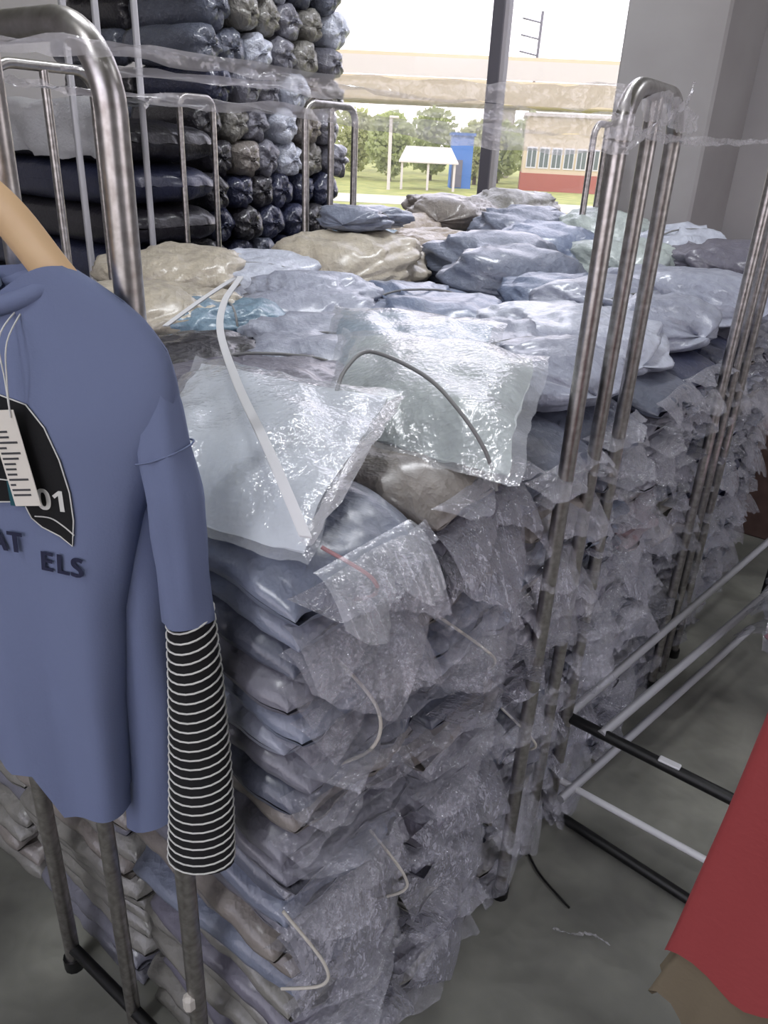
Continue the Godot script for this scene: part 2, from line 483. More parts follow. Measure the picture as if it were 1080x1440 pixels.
func build_top_bags() -> void:
	# the large clear bag with a strap over it, on the nearest stack
	var o := thing("clear_bag", "large clear plastic bag holding pale folded cloth under a white strap", "plastic bag", W(0.2, 1.2, 0.3), TURN)
	var inv := o.transform.affine_inverse()
	var c := [W(0.43, 1.215, 0.68), W(0.43, 1.245, 0.19), W(0.02, 1.185, 0.02), W(0.0, 1.165, 0.36)]
	var sheet := func(lift: float, shrink: float, rough: float, seed_: int) -> Callable:
		return func(i: float, j: float) -> Vector3:
			var s := 0.5 + (i - 0.5) * shrink
			var q := 0.5 + (j - 0.5) * shrink
			var p: Vector3 = c[0].lerp(c[1], s).lerp(c[3].lerp(c[2], s), q)
			var e := (1 - pow(abs(2 * i - 1), 4)) * (1 - pow(abs(2 * j - 1), 4))
			p.y += lift * e + rough * nz.get_noise_2d(s * 130 + seed_, q * 130) - 0.02 * smoothstep(0.75, 1.0, q)
			p += U * 0.012 * nz.get_noise_2d(s * 120, seed_) + V * 0.012 * nz.get_noise_2d(q * 120, seed_ + 50)
			return inv * p
	var st := new_st()
	grid(st, 22, 22, sheet.call(0.026, 0.9, 0.008, 4))
	grid(st, 22, 22, sheet.call(-0.004, 0.9, 0.004, 4))
	part("folded_cloth", st, M.cloth_white, o)
	st = new_st()
	grid(st, 26, 26, sheet.call(0.036, 1.0, 0.018, 4))
	part("film", st, M.film_bag, o)
	st = new_st()
	ribbon(st, [inv * W(0.41, 1.25, 0.18), inv * W(0.2, 1.235, 0.09), inv * W(0.02, 1.2, 0.02)], [0.022, 0.026, 0.02], U.rotated(Vector3.UP, -TURN) * 0 + Vector3(0.3, 0.2, 0.9).normalized(), 0.006, 8)
	part("seam", st, M.film_thick, o)

	# white flat strap arched over it
	o = thing("strap", "narrow white plastic strap arched over the large clear bag", "strap", W(0.035, 1.2, 0.03), 0.0)
	inv = o.transform.affine_inverse()
	st = new_st()
	var keys: Array = []
	for p in [[0.50, 1.22, 0.86], [0.62, 1.27, 0.86], [0.68, 1.31, 0.82], [0.54, 1.29, 0.715], [0.41, 1.27, 0.586], [0.221, 1.262, 0.34], [0.086, 1.245, 0.14], [0.02, 1.195, 0.02]]:
		keys.append(inv * W(p[0], p[1], p[2]))
	var path := smooth_path(keys, 10)
	for lay in [0.0, 0.002]:
		grid(st, path.size() - 1, 2, func(i: float, j: float) -> Vector3:
			return path[int(round(i * (path.size() - 1)))] + Vector3(0.9, 0.1, 0.35).normalized() * (j - 0.5) * 0.016 + Vector3(0, lay + 0.012, 0))
	part("band", st, M.white_rail, o)

	# teal-tinted loose bag with a folded shiny edge
	o = thing("teal_bag", "clear bag with pale teal cloth and shiny folded edge atop second stack", "plastic bag", W(0.8, 1.2, 0.45), TURN)
	inv = o.transform.affine_inverse()
	c = [W(1.14, 1.235, 0.62), W(1.02, 1.255, 0.22), W(0.66, 1.215, 0.30), W(0.80, 1.21, 0.70)]
	st = new_st()
	grid(st, 20, 20, sheet.call(0.03, 0.92, 0.012, 60))
	grid(st, 20, 20, sheet.call(-0.006, 0.92, 0.006, 60))
	part("folded_cloth", st, M.teal, o)
	st = new_st()
	grid(st, 24, 24, sheet.call(0.036, 1.04, 0.014, 60))
	part("film", st, M.film_bag, o)

	# pale bag with a grey cord across
	o = thing("pale_bag", "pale greenish bagged garment with a grey cord across, beside the clear bag", "plastic bag", W(0.6, 1.2, 0.25), TURN)
	inv = o.transform.affine_inverse()
	c = [W(0.74, 1.215, 0.40), W(0.68, 1.205, 0.0), W(0.32, 1.20, 0.01), W(0.40, 1.205, 0.42)]
	st = new_st()
	grid(st, 20, 20, sheet.call(0.034, 0.93, 0.012, 90))
	grid(st, 20, 20, sheet.call(-0.006, 0.93, 0.006, 90))
	part("folded_cloth", st, M.sage, o)
	st = new_st()
	grid(st, 24, 24, sheet.call(0.040, 1.05, 0.012, 90))
	part("film", st, M.film_bag, o)
	st = new_st()
	tube(st, smooth_path([inv * W(0.35, 1.235, 0.262), inv * W(0.445, 1.255, 0.32), inv * W(0.555, 1.262, 0.353), inv * W(0.5, 1.262, 0.2), inv * W(0.44, 1.24, 0.09), inv * W(0.43, 1.19, 0.03), inv * W(0.44, 1.13, 0.01)], 6), 0.0036, 6)
	part("cord", st, M.cord_dark, o)

	# film folded over the corner below the clear bag
	o = thing("loose_film", "crumpled shiny clear film hanging below the large clear bag's corner", "plastic film", W(0.1, 1.1, -0.02), TURN)
	st = new_st()
	grid(st, 36, 12, func(i: float, j: float) -> Vector3:
		var cr := absf(sin(i * 13.0 + 1.0)) * 0.5 + absf(sin(i * 29.0)) * 0.3
		return Vector3(-0.09 + 0.18 * i, 0.075 - (0.035 + 0.05 * absf(sin(i * 5.0 + 0.4))) * j * j, -0.02 + 0.06 * j * (0.5 + 0.5 * absf(sin(i * 5.0 + 0.4))) + 0.016 * cr * j), true)
	part("film", st, M.film_bag, o)

	# elastic cords round bundles of bags, each passing down the face of its stack
	var ties := [
		["cord_pink", "pinkish cord round the bags high on the nearest stack", [[0.075, 1.165], [0.099, 1.135], [0.101, 1.108], [0.088, 1.085]]],
		["cord", "pale cord round the bags halfway down the nearest stack", [[0.084, 1.017], [0.123, 0.926], [0.115, 0.858], [0.063, 0.82]]],
		["cord", "short pale cord low between the nearest two stacks", [[0.203, 0.589], [0.223, 0.513], [0.223, 0.471], [0.196, 0.428]]],
		["cord", "thick pale cord near the foot of the nearest stack", [[0.0, 0.602], [0.024, 0.514], [0.021, 0.468], [-0.007, 0.436]]],
		["cord", "whitish cord curving over the second aisle stack", [[0.349, 0.935], [0.417, 0.859], [0.464, 0.804], [0.521, 0.716]]],
		["cord", "whitish cord hanging low on the third aisle stack", [[0.643, 0.561], [0.685, 0.486], [0.71, 0.439], [0.72, 0.392]]]]
	for q in ties:
		var first: Array = q[2][0]
		o = thing("tie_cord", q[1], "cord", W(first[0], first[1], -0.005), TURN, "cords tying the stacked bags")
		st = new_st()
		keys = []
		for n in 4:
			keys.append(Vector3(q[2][n][0] - first[0], q[2][n][1] - first[1], [-0.05, 0.008, 0.008, -0.05][n]))
		tube(st, smooth_path(keys, 7), 0.0026, 7)
		part("strand", st, M[q[0]], o)

# ---------------------------------------------------------------- racks
func hoop_pts(p: Vector3, q: Vector3, top: float, bend: float) -> PackedVector3Array:
	var pts := PackedVector3Array()
	var d := (q - p).normalized()
	pts.append(p)
	pts.append(p + Vector3(0, top - bend - p.y, 0))
	for k in range(1, 8):
		var an := PI / 2 * k / 8.0
		pts.append(p + Vector3(0, top - bend - p.y, 0) + d * bend * (1 - cos(an)) + Vector3(0, bend * sin(an), 0))
	pts.append(p + Vector3(0, top - p.y, 0) + d * bend)
	pts.append(q + Vector3(0, top - q.y, 0) - d * bend)
	for k in range(1, 8):
		var an := PI / 2 * (1 - k / 8.0)
		pts.append(q + Vector3(0, top - bend - q.y, 0) - d * bend * (1 - cos(an)) + Vector3(0, bend * sin(an), 0))
	pts.append(q + Vector3(0, top - bend - q.y, 0))
	pts.append(q)
	return pts

func add_hoop(o: Node3D, inv: Transform3D, p: Vector3, q: Vector3, top: float, bend: float, r: float, mid := true) -> void:
	var st := new_st()
	tube(st, hoop_pts(inv * p, inv * q, top, bend), r, 16)
	part("hoop", st, M.chrome, o)
	if mid:
		st = new_st()
		var m := inv * ((p + q) / 2)
		tube(st, PackedVector3Array([m, m + Vector3(0, top - r * 0.6 - m.y, 0)]), r * 0.92, 14)
		part("middle_post", st, M.chrome, o)
	for e in [p, q]:
		st = new_st()
		var f: Vector3 = inv * e
		tube(st, PackedVector3Array([Vector3(f.x, 0.0, f.z), Vector3(f.x, 0.03, f.z)]), r * 1.4, 12)
		part("foot", st, M.dark_tube, o)

func build_racks() -> void:
	var o := thing("garment_rack", "thick chrome hooped rack the blue sweatshirt hangs in front of", "rack", W(-0.045, 0, 0.4), 0.0, "hooped chrome racks")
	var inv := o.transform.affine_inverse()
	add_hoop(o, inv, W(-0.045, 0, 0.205), W(-0.045, 0, 0.62), 1.69, 0.075, 0.015)
	var st := new_st()
	tube(st, PackedVector3Array([inv * W(-0.045, 0.06, 0.205), inv * W(-0.045, 0.06, 0.62)]), 0.012, 10)
	part("cross_bar", st, M.dark_tube, o)
	st = new_st()
	box(st, inv * W(-0.06, 0.31, 0.205), Vector3(0.02, 0.035, 0.02), 0.006)
	part("knot", st, M.cord, o)

	# rack spanning the block: near hoop at the aisle with the empty frame at its foot, hoop D at the other end
	o = thing("garment_rack", "chrome rack with film knotted round its hoop and empty base in aisle", "rack", W(0.98, 0, 0.03), 0.0, "hooped chrome racks")
	inv = o.transform.affine_inverse()
	add_hoop(o, inv, W(0.68, 0, -0.0), W(0.98, 0, 0.02), 1.695, 0.075, 0.0145)
	add_hoop(o, inv, W(0.66, 0, 1.7), W(0.96, 0, 1.7), 1.75, 0.06, 0.0135)
	for bar in [[0.33, "dark_tube", 0.014, 0.985, 0.02, 0.95, -0.78], [0.12, "white_rail", 0.009, 0.99, 0.02, 0.965, -0.78], [0.014, "dark_tube", 0.013, 0.985, 0.03, 0.90, -0.78]]:
		st = new_st()
		tube(st, PackedVector3Array([inv * W(bar[3], bar[0], bar[4]), inv * W(bar[5], bar[0], bar[6])]), bar[2], 12)
		part("cross_bar", st, M[bar[1]], o)
	for rl in [[0.335, 0.98, 0.02, 2.55, -0.16], [0.335, 0.97, -0.075, 2.5, -0.31], [0.12, 0.93, -0.02, 2.1, -0.20]]:
		st = new_st()
		tube(st, PackedVector3Array([inv * W(rl[1], rl[0], rl[2]), inv * W(rl[3], rl[0], rl[4])]), 0.0115, 10)
		part("rail", st, M.rail, o)
	st = new_st()
	tube(st, PackedVector3Array([inv * W(0.955, 0, -0.76), inv * W(0.955, 0.36, -0.76)]), 0.014, 12)
	part("post", st, M.dark_tube, o)
	for e in [[2.52, -0.16], [2.47, -0.31]]:
		st = new_st()
		tube(st, PackedVector3Array([inv * W(e[0], 0, e[1]), inv * W(e[0], 0.34, e[1])]), 0.012, 10)
		part("post", st, M.dark_tube, o)

	st = new_st()
	box(st, inv * W(0.972, 0.345, -0.24), Vector3(0.02, 0.006, 0.05), 0.002, Basis(Vector3.UP, TURN))  # small white strip lying on the dark bar
	part("white_strip", st, M.white_rail, o)

	o = thing("garment_rack", "second chrome hooped rack along the aisle, at the right edge", "rack", W(1.8, 0, 0.03), 0.0, "hooped chrome racks")
	inv = o.transform.affine_inverse()
	add_hoop(o, inv, W(1.70, 0, 0.0), W(1.93, 0, 0.0), 1.69, 0.07, 0.014)
	add_hoop(o, inv, W(1.91, 0, 1.75), W(2.21, 0, 1.75), 1.73, 0.055, 0.014)

	o = thing("garment_rack", "chrome hooped rack by the pillar, behind the near hoop", "rack", W(3.0, 0, 1.0), 0.0, "hooped chrome racks")
	inv = o.transform.affine_inverse()
	add_hoop(o, inv, W(2.89, 0, 1.0), W(3.16, 0, 1.0), 1.72, 0.06, 0.014)

	o = thing("garment_rack", "slender hooped rack in front of the tall dark stack", "rack", W(1.9, 0, 2.35), 0.0, "hooped chrome racks")
	inv = o.transform.affine_inverse()
	add_hoop(o, inv, W(1.80, 0, 2.35), W(1.98, 0, 2.35), 1.745, 0.04, 0.0125, false)

	# tall frame of thin white tubes
	o = thing("tall_rack", "tall frame of thin whitish tubes left of the rolled bundles", "rack", W(1.78, 0, 2.55), 0.0)
	inv = o.transform.affine_inverse()
	for p in [[1.60, 2.33], [1.43, 2.33], [1.30, 2.33]]:
		st = new_st()
		tube(st, PackedVector3Array([inv * W(p[0], 0, p[1]), inv * W(p[0], 2.5, p[1])]), 0.013, 10)
		part("post", st, M.rail, o)
	for h in [2.13, 2.28]:
		st = new_st()
		tube(st, PackedVector3Array([inv * W(1.30, h, 2.33), inv * W(1.60, h, 2.33)]), 0.011, 10)
		part("cross_bar", st, M.rail, o)

func build_films() -> void:
	var up := Vector3.UP
	var list := [
		["upper strip of stretch film running between the two near hoops", [W(-0.06, 1.672, 0.45), W(-0.06, 1.668, 0.2), W(0.2, 1.66, 0.14), W(0.45, 1.665, 0.06), W(0.66, 1.675, -0.02)], [0.018, 0.012, 0.016, 0.026, 0.03]],
		["lower strip of stretch film running between the two near hoops", [W(-0.03, 1.645, 0.42), W(0.05, 1.638, 0.36), W(0.25, 1.63, 0.22), W(0.48, 1.615, 0.1), W(0.68, 1.612, -0.02)], [0.008, 0.008, 0.014, 0.03, 0.016]],
		["twisted film strip stretched between the hoops across the window", [W(-0.03, 1.655, 0.3), W(0.2, 1.652, 0.18), W(0.45, 1.64, 0.08), W(0.68, 1.638, -0.02)], [0.006, 0.012, 0.028, 0.034]],
		["thin film strip from the knotted hoop to the right edge hoop", [W(0.68, 1.632, -0.02), W(0.98, 1.63, -0.005), W(1.35, 1.638, -0.01), W(1.72, 1.655, -0.015)], [0.012, 0.014, 0.008, 0.012]],
		["white film strip tied from the near rack to the slender hoop", [W(0.0, 1.625, 0.21), W(0.9, 1.69, 1.3), W(1.8, 1.735, 2.34)], [0.006, 0.01, 0.012]],
	]
	var k := 0
	for q in list:
		var o := thing("film_strip", q[0], "plastic film", q[1][0], 0.0, "stretch film strips between the racks")
		var keys: Array = []
		for p in q[1]: keys.append(p - q[1][0])
		var st := new_st()
		ribbon(st, keys, q[2], up, 0.007, 40 + k * 17, 14, 5)
		part("film", st, M.film_thick, o)
		k += 1
	# film knotted round the near hoop
	var o := thing("film_knot", "white film wound and knotted round the top of near hoop", "plastic film", W(0.83, 1.66, 0.0), TURN)
	var st := new_st()
	ribbon(st, [Vector3(-0.16, -0.05, 0.02), Vector3(-0.08, -0.02, 0.022), Vector3(0.0, 0.0, 0.022), Vector3(0.07, 0.03, 0.02), Vector3(0.11, 0.055, 0.01)], [0.014, 0.018, 0.022, 0.016, 0.008], Vector3(0.3, 0.95, 0), 0.006, 70)
	ribbon(st, [Vector3(-0.12, 0.0, 0.02), Vector3(-0.04, 0.012, 0.022), Vector3(0.05, 0.0, 0.02), Vector3(0.15, -0.005, 0.016)], [0.03, 0.045, 0.04, 0.02], Vector3(0, 1, 0), 0.008, 90)
	part("film", st, M.film_thick, o)

# ---------------------------------------------------------------- tall stack of rolls
func build_rolls() -> void:
	var shapes: Array = []
	for k in 6: shapes.append(roll_shape(k + 1, 0.56, 0.088))
	var proto: MeshInstance3D = null
	for row in 16:
		var cols := 6
		for c in cols:
			for deep in 2:
				if deep == 1 and c > 0: continue
				var o: MeshInstance3D
				if proto == null:
					o = MeshInstance3D.new()
					proto = o
				else:
					o = proto.duplicate()
				o.name = numbered("rolled_bundle")
				add_child(o)
				o.mesh = shapes[rng.randi() % 6]
				var tone: String
				if row < 9: tone = ["navy", "navy", "slate", "charcoal", "navy"][rng.randi() % 5]
				elif row < 12: tone = ["grey", "olive", "white", "fawn", "grey", "white"][rng.randi() % 6]
				else: tone = ["olive", "grey", "white", "slate"][rng.randi() % 4]
				if c == 0 or deep == 1: tone = ["charcoal", "navy", "slate"][rng.randi() % 3] if row > 8 else ["navy", "charcoal"][rng.randi() % 2]
				o.material_override = M["roll_" + tone]
				o.position = W(2.24 + c * 0.172 + (0.06 if row % 2 == 1 else 0.0) + rng.randf_range(-0.01, 0.01), 0.085 + row * 0.158, 2.92 + deep * 0.62 + rng.randf_range(-0.03, 0.03))
				o.rotation.y = TURN + rng.randf_range(-0.06, 0.06)
				o.rotation.z = rng.randf_range(0, TAU)
				var where: String = "%s up, %s from the front corner" % [["bottom row" if row == 0 else ORDER[row] + " row"][0], ["first", "second", "third", "fourth", "fifth", "sixth"][c]]
				if deep == 1: where = "%s up, rear part of dark side" % [["bottom row" if row == 0 else ORDER[row] + " row"][0]]
				tag(o, "%s roll in the tall stack, %s" % [WORD[tone], where], "rolled bundle", "rolled bundles in the tall stack")
	# white plastic sheet over the dark goods at the left
	var s := thing("plastic_sheet", "white plastic sheet draped over dark bundles behind the left rack", "plastic sheet", W(1.4, 1.5, 2.45), TURN)
	var st := new_st()
	grid(st, 22, 12, func(i: float, j: float) -> Vector3:
		var n := nz.get_noise_2d(i * 160, j * 120)
		return Vector3(0.03 * n + 1.6 * max(0.0, 0.3 - j), (0.21 if j < 0.3 else 0.21 - 0.3 * (j - 0.3)) + 0.025 * n, -0.9 * (i - 0.3)))
	part("sheet", st, M.film_sheet, s)
	var pile := thing("dark_pile", "dark stack of bagged goods under the white plastic sheet", "bagged goods", W(1.74, 0, 3.1), TURN)
	for k in 10:
		var b := part_mesh("bag", bag_shape(60 + k % 4, 0.6, 1.5, 0.172, 0.0), M.navy if k % 2 == 0 else M.charcoal, pile)
		b.position = Vector3(0.01 * sin(k * 2.1), 0.09 + 0.164 * k, 0.0)

# ---------------------------------------------------------------- hanging clothes
func build_sweatshirt() -> void:
	var base := Vector3(-0.32, 0, -0.778) + Vector3(0.99, 0, 0.139) * -0.11
	var turn := -0.139
	var o := thing("sweatshirt", "blue long-sleeved sweatshirt with black-and-white striped cuffs on wooden hanger", "sweatshirt", base, turn)
	# local frame: x to the right, y up (room height), z towards the viewer
	var outline := [[0.76, 0.10], [0.95, 0.112], [1.09, 0.13], [1.22, 0.165], [1.32, 0.205], [1.36, 0.214], [1.40, 0.206], [1.43, 0.186], [1.455, 0.155], [1.48, 0.108]]
	var hw := func(y: float) -> float:
		for k in outline.size() - 1:
			if y <= outline[k + 1][0]:
				return lerpf(outline[k][1], outline[k + 1][1], clampf((y - outline[k][0]) / (outline[k + 1][0] - outline[k][0]), 0, 1))
		return 0.108
	var zf := func(x: float, y: float) -> float:
		var f := 0.010 * sin(x * 52 + y * 3.0) * smoothstep(1.25, 0.95, y) + 0.014 * nz.get_noise_2d(x * 260, y * 45) * smoothstep(1.35, 1.1, y)
		return 0.045 + f
	var st := new_st()
	# front and back of the body as one closed skin
	grid(st, 60, 44, func(i: float, j: float) -> Vector3:
		var an: float = TAU * i
		var top_y := 1.48
		var ca := cos(an)
		var sa := sin(an)
		var bottom: float = 0.845 if ca < 0.02 else lerpf(0.845, 0.765, smoothstep(0.02, 0.1, ca))
		if sa < 0: bottom = 0.80
		var y: float = lerpf(bottom, top_y, j)
		var w: float = hw.call(y)
		var x: float = w * signf(ca) * pow(abs(ca), 0.6)
		var dz: float = zf.call(x, y) * (1.0 if sa > 0 else 0.7)
		dz *= lerpf(1.0, 0.45, smoothstep(1.3, 1.475, y))
		var z: float = dz * signf(sa) * pow(abs(sa), 0.7)
		if y > 1.40:
			y -= 0.045 * smoothstep(0.10, 0.0, abs(x)) * smoothstep(1.40, 1.475, y) * (1.0 if sa > 0 else 0.2)
		return Vector3(x, y, z))
	part("body", st, M.blue_knit, o)
	# hem turn-ups
	# side of the back panel swinging out between body and sleeve
	st = new_st()
	grid(st, 26, 30, func(i: float, j: float) -> Vector3:
		var an: float = TAU * i
		var y: float = lerpf(0.715, 1.24, j)
		var cx := lerpf(0.118, 0.150, j)
		var w := lerpf(0.042, 0.035, j)
		var yy: float = y + 0.02 * cos(an) * (1 - j)
		return Vector3(cx + w * cos(an) + 0.008 * nz.get_noise_2d(i * 90, y * 90), yy, -0.02 + 0.022 * sin(an) + 0.008 * nz.get_noise_2d(i * 140 + 50, y * 50)))
	part("back_panel", st, M.blue_knit, o)
	for side in [1.0, -1.0]:
		# upper sleeve: from the dropped shoulder to the end of the blue cloth
		var key_c := [Vector3(0.165, 1.41, 0.0), Vector3(0.181, 1.375, 0.0), Vector3(0.1885, 1.345, 0.001), Vector3(0.193, 1.30, 0.004), Vector3(0.204, 1.25, 0.008), Vector3(0.208, 1.16, 0.008), Vector3(0.2115, 1.092, 0.008)]
		var key_r := [[0.030, 0.006], [0.032, 0.013], [0.0305, 0.021], [0.0305, 0.029], [0.030, 0.034], [0.0285, 0.034], [0.028, 0.033]]
		st = new_st()
		sleeve(st, key_c, key_r, side, 0.008, 1.0)
		var slv := part("sleeve", st, M.blue_knit, o)
		st = new_st()
		var ring := PackedVector3Array()
		for q in 25:
			var an := TAU * q / 24
			ring.append(Vector3(side * (0.1935 + 0.0325 * cos(an)), 1.295 + 0.012 * cos(an), 0.0045 + 0.031 * sin(an)))
		tube(st, ring, 0.0012, 5)
		part("seam", st, M.blue_knit, slv)
		st = new_st()
		sleeve(st, [Vector3(0.2105, 1.10, 0.006), Vector3(0.2115, 1.0, 0.007), Vector3(0.2115, 0.88, 0.012), Vector3(0.2115, 0.79, 0.02), Vector3(0.209, 0.715, 0.026)], [[0.0255, 0.03], [0.032, 0.03], [0.039, 0.03], [0.043, 0.03], [0.046, 0.028]], side, 0.001, 2.0)
		var cuff := part("striped_cuff", st, M.black_knit, o)
		# the white stripes are knitted bands, a little proud
		for k in 27:
			var f := stripe_place((k + 0.6) / 27.0)
			st = new_st()
			var c0 := stripe_center(f)
			var rr := stripe_radius(f)
			var pts := PackedVector3Array()
			for q in 21:
				var an := TAU * q / 20
				var n := 0.0008
				pts.append(Vector3(side * (c0.x + (rr.x + n + 0.0006) * cos(an)), c0.y + 0.006 * cos(an * 1.0) * side - 0.005 * sin(an), c0.z + (rr.y + n + 0.0006) * sin(an)))
			tube(st, pts, 0.0013, 5)
			part("white_stripe", st, M.white_knit, cuff)
	# collar band
	st = new_st()
	var cp: Array = []
	for k in 25:
		var an := TAU * k / 24
		cp.append(Vector3(0.098 * cos(an), 1.452 + 0.018 * abs(cos(an)) - (0.022 if sin(an) > 0 else 0.0) * abs(sin(an)), 0.024 * sin(an)))
	tube(st, smooth_path(cp, 2), 0.010, 8)
	part("collar", st, M.blue_knit, o)
	st = new_st()
	box(st, Vector3(0.045, 1.437, 0.012), Vector3(0.024, 0.014, 0.003), 0.001)
	part("neck_label", st, M.paper, o)

	# black applique on the chest
	var zc := 0.0475
	var sx := 0.02
	var poly := PackedVector2Array()
	for p in [[-0.085, 1.213], [-0.085, 1.30], [-0.07, 1.335], [-0.03, 1.352], [0.02, 1.354], [0.048, 1.346], [0.066, 1.322], [0.078, 1.285], [0.084, 1.245], [0.084, 1.21], [0.079, 1.176], [0.066, 1.187], [0.046, 1.197], [0.035, 1.207], [0.030, 1.222], [0.018, 1.226], [0.0, 1.224], [-0.02, 1.218], [-0.05, 1.214]]:
		poly.append(Vector2(p[0] + sx, 1.354 + (p[1] - 1.354) * 0.92))
	# the cloth's own surface, so that print and patch follow it
	var surf := func(p: Vector2) -> float:
		var ca := pow(minf(absf(p.x) / hw.call(p.y), 0.98), 1.0 / 0.6)
		return zf.call(p.x, p.y) * pow(sqrt(1 - ca * ca), 0.7) * lerpf(1.0, 0.45, smoothstep(1.3, 1.475, p.y))
	var on := func(p: Vector2, lift: float) -> Vector3:
		return Vector3(p.x, p.y, surf.call(p) + lift)
	st = new_st()
	st.set_smooth_group(0)
	var ids := Geometry2D.triangulate_polygon(poly)
	for k in range(0, ids.size(), 3):
		var a: Vector2 = poly[ids[k]]
		var b: Vector2 = poly[ids[k + 1]]
		var c: Vector2 = poly[ids[k + 2]]
		var n := 10
		for q in n:
			for w in n - q:
				var p0 := a + (b - a) * q / n + (c - a) * w / n
				var p1 := a + (b - a) * (q + 1) / n + (c - a) * w / n
				var p2 := a + (b - a) * q / n + (c - a) * (w + 1) / n
				tri(st, on.call(p0, 0.0022), on.call(p1, 0.0022), on.call(p2, 0.0022))
				if w < n - q - 1:
					tri(st, on.call(p1, 0.0022), on.call(p1 + (c - a) / n, 0.0022), on.call(p2, 0.0022))
	for k in poly.size():
		var a: Vector2 = poly[k]
		var b: Vector2 = poly[(k + 1) % poly.size()]
		quad(st, on.call(a, 0.0022), on.call(b, 0.0022), on.call(b, -0.004), on.call(a, -0.004))
	var patch := part("chest_patch", st, M.black_knit, o)
	st = new_st()
	var rim := PackedVector3Array()
	for k in poly.size() + 1: rim.append(on.call(poly[k % poly.size()], 0.0022))
	tube(st, rim, 0.0008, 5)
	part("stitching", st, M.white_knit, patch)
	st = new_st()
	tube(st, smooth_path([on.call(Vector2(0.040 + sx, 1.222), 0.003), on.call(Vector2(0.058 + sx, 1.222), 0.003), on.call(Vector2(0.072 + sx, 1.214), 0.003), on.call(Vector2(0.083 + sx, 1.204), 0.003)], 5), 0.0008, 5)
	tube(st, PackedVector3Array([on.call(Vector2(-0.08 + sx, 1.262), 0.003), on.call(Vector2(0.03 + sx, 1.262), 0.003)]), 0.0008, 5)
	part("stitching", st, M.white_knit, patch)
	st = new_st()
	box(st, on.call(Vector2(0.022 + sx, 1.247), 0.003), Vector3(0.016, 0.03, 0.001), 0.0)
	part("teal_inset", st, M.teal_print, patch)
	text("01", on.call(Vector2(0.063 + sx, 1.243), 0.003), 0.024, M.white_knit, patch, "lettering", 0.0)
	text("ELS", on.call(Vector2(0.063 + sx, 1.165), 0.003), 0.024, M.navy_print, o, "lettering", -0.10)
	text("AT", on.call(Vector2(0.0 + sx, 1.187), 0.003), 0.025, M.navy_print, o, "lettering", -0.05)

	# wooden hanger
	var h := thing("clothes_hanger", "curved pale wooden clothes hanger inside the blue sweatshirt's collar", "hanger", base, turn)
	st = new_st()
	var arm := smooth_path([Vector3(-0.20, 1.375, 0.0), Vector3(-0.11, 1.452, 0.0), Vector3(-0.05, 1.525, 0.0), Vector3(0.0, 1.553, 0.0), Vector3(0.05, 1.525, 0.0), Vector3(0.11, 1.452, 0.0), Vector3(0.20, 1.375, 0.0)], 8)
	grid(st, arm.size() - 1, 12, func(i: float, j: float) -> Vector3:
		var k := int(round(i * (arm.size() - 1)))
		var t := (arm[min(k + 1, arm.size() - 1)] - arm[max(k - 1, 0)]).normalized()
		var nn := Vector3(-t.y, t.x, 0)
		var an: float = TAU * j
		var end := sqrt(max(0.0, 1 - pow(abs(2 * i - 1), 10))) + 0.02
		return arm[k] + (nn * cos(an) * 0.021 + Vector3(0, 0, 1) * sin(an) * 0.011) * end)
	part("shoulder", st, M.wood, h)
	st = new_st()
	var hook := PackedVector3Array([Vector3(0, 1.56, 0), Vector3(0, 1.60, 0)])
	for k in 13:
		var an := -PI / 2 + PI * 1.35 * k / 12.0
		hook.append(Vector3(0.024 * cos(an) - 0.0, 1.624 + 0.024 * sin(an), 0))
	tube(st, hook, 0.0018, 8)
	part("hook", st, M.rail, h)

	# swing tag on a string
	var g := thing("swing_tag", "white paper swing tag with small print hanging on the sweatshirt's chest", "tag", base + Vector3(0.012, 0, 0.0017), turn)
	st = new_st()
	var tb := Basis(Vector3(0, 0, 1), 0.13)
	box(st, Vector3(0.044, 1.292, 0.058), Vector3(0.03, 0.105, 0.0012), 0.0004, tb)
	var card := part("card", st, M.paper, g)
	for k in 13:
		st = new_st()
		var wl: float = [0.014, 0.014, 0.022, 0.008, 0.022, 0.018, 0.013, 0.012, 0.011, 0.022, 0.006, 0.021, 0.020][k]
		box(st, Vector3(0.044, 1.292, 0.0588) + tb * Vector3(-0.0125 + wl / 2, 0.03 - k * 0.0058, 0), Vector3(wl, 0.0022, 0.0003), 0.0, tb)
		part("print_line", st, M.ink, card)
	st = new_st()
	tube(st, smooth_path([Vector3(0.046, 1.437, 0.016), Vector3(0.044, 1.415, 0.05), Vector3(0.047, 1.375, 0.056), Vector3(0.049, 1.338, 0.060)], 6), 0.0009, 5)
	tube(st, smooth_path([Vector3(0.052, 1.437, 0.016), Vector3(0.052, 1.412, 0.05), Vector3(0.049, 1.375, 0.056), Vector3(0.049, 1.338, 0.060)], 6), 0.0009, 5)
	part("string", st, M.white_knit, g)

	# second sweatshirt hanging behind, only its blue collar and flank show
	var s2 := thing("sweatshirt", "brighter blue top hanging behind the striped-cuff sweatshirt at left edge", "sweatshirt", base + Vector3(-0.09, 0.0, -0.035), turn)
	st = new_st()
	grid(st, 40, 24, func(i: float, j: float) -> Vector3:
		var an: float = TAU * i
		var y: float = lerpf(0.87, 1.455, j)
		var w := lerpf(0.11, 0.17, smoothstep(0.9, 1.3, y))
		if y > 1.36: w = lerpf(0.17, 0.10, (y - 1.36) / 0.095)
		return Vector3(w * signf(cos(an)) * pow(abs(cos(an)), 0.6), y - 0.04 * smoothstep(0.1, 0.0, abs(w * cos(an))) * smoothstep(1.38, 1.455, y), 0.016 * sin(an) + 0.006 * nz.get_noise_2d(i * 120, y * 60)))
	part("body", st, M.bright_blue, s2)
	st = new_st()
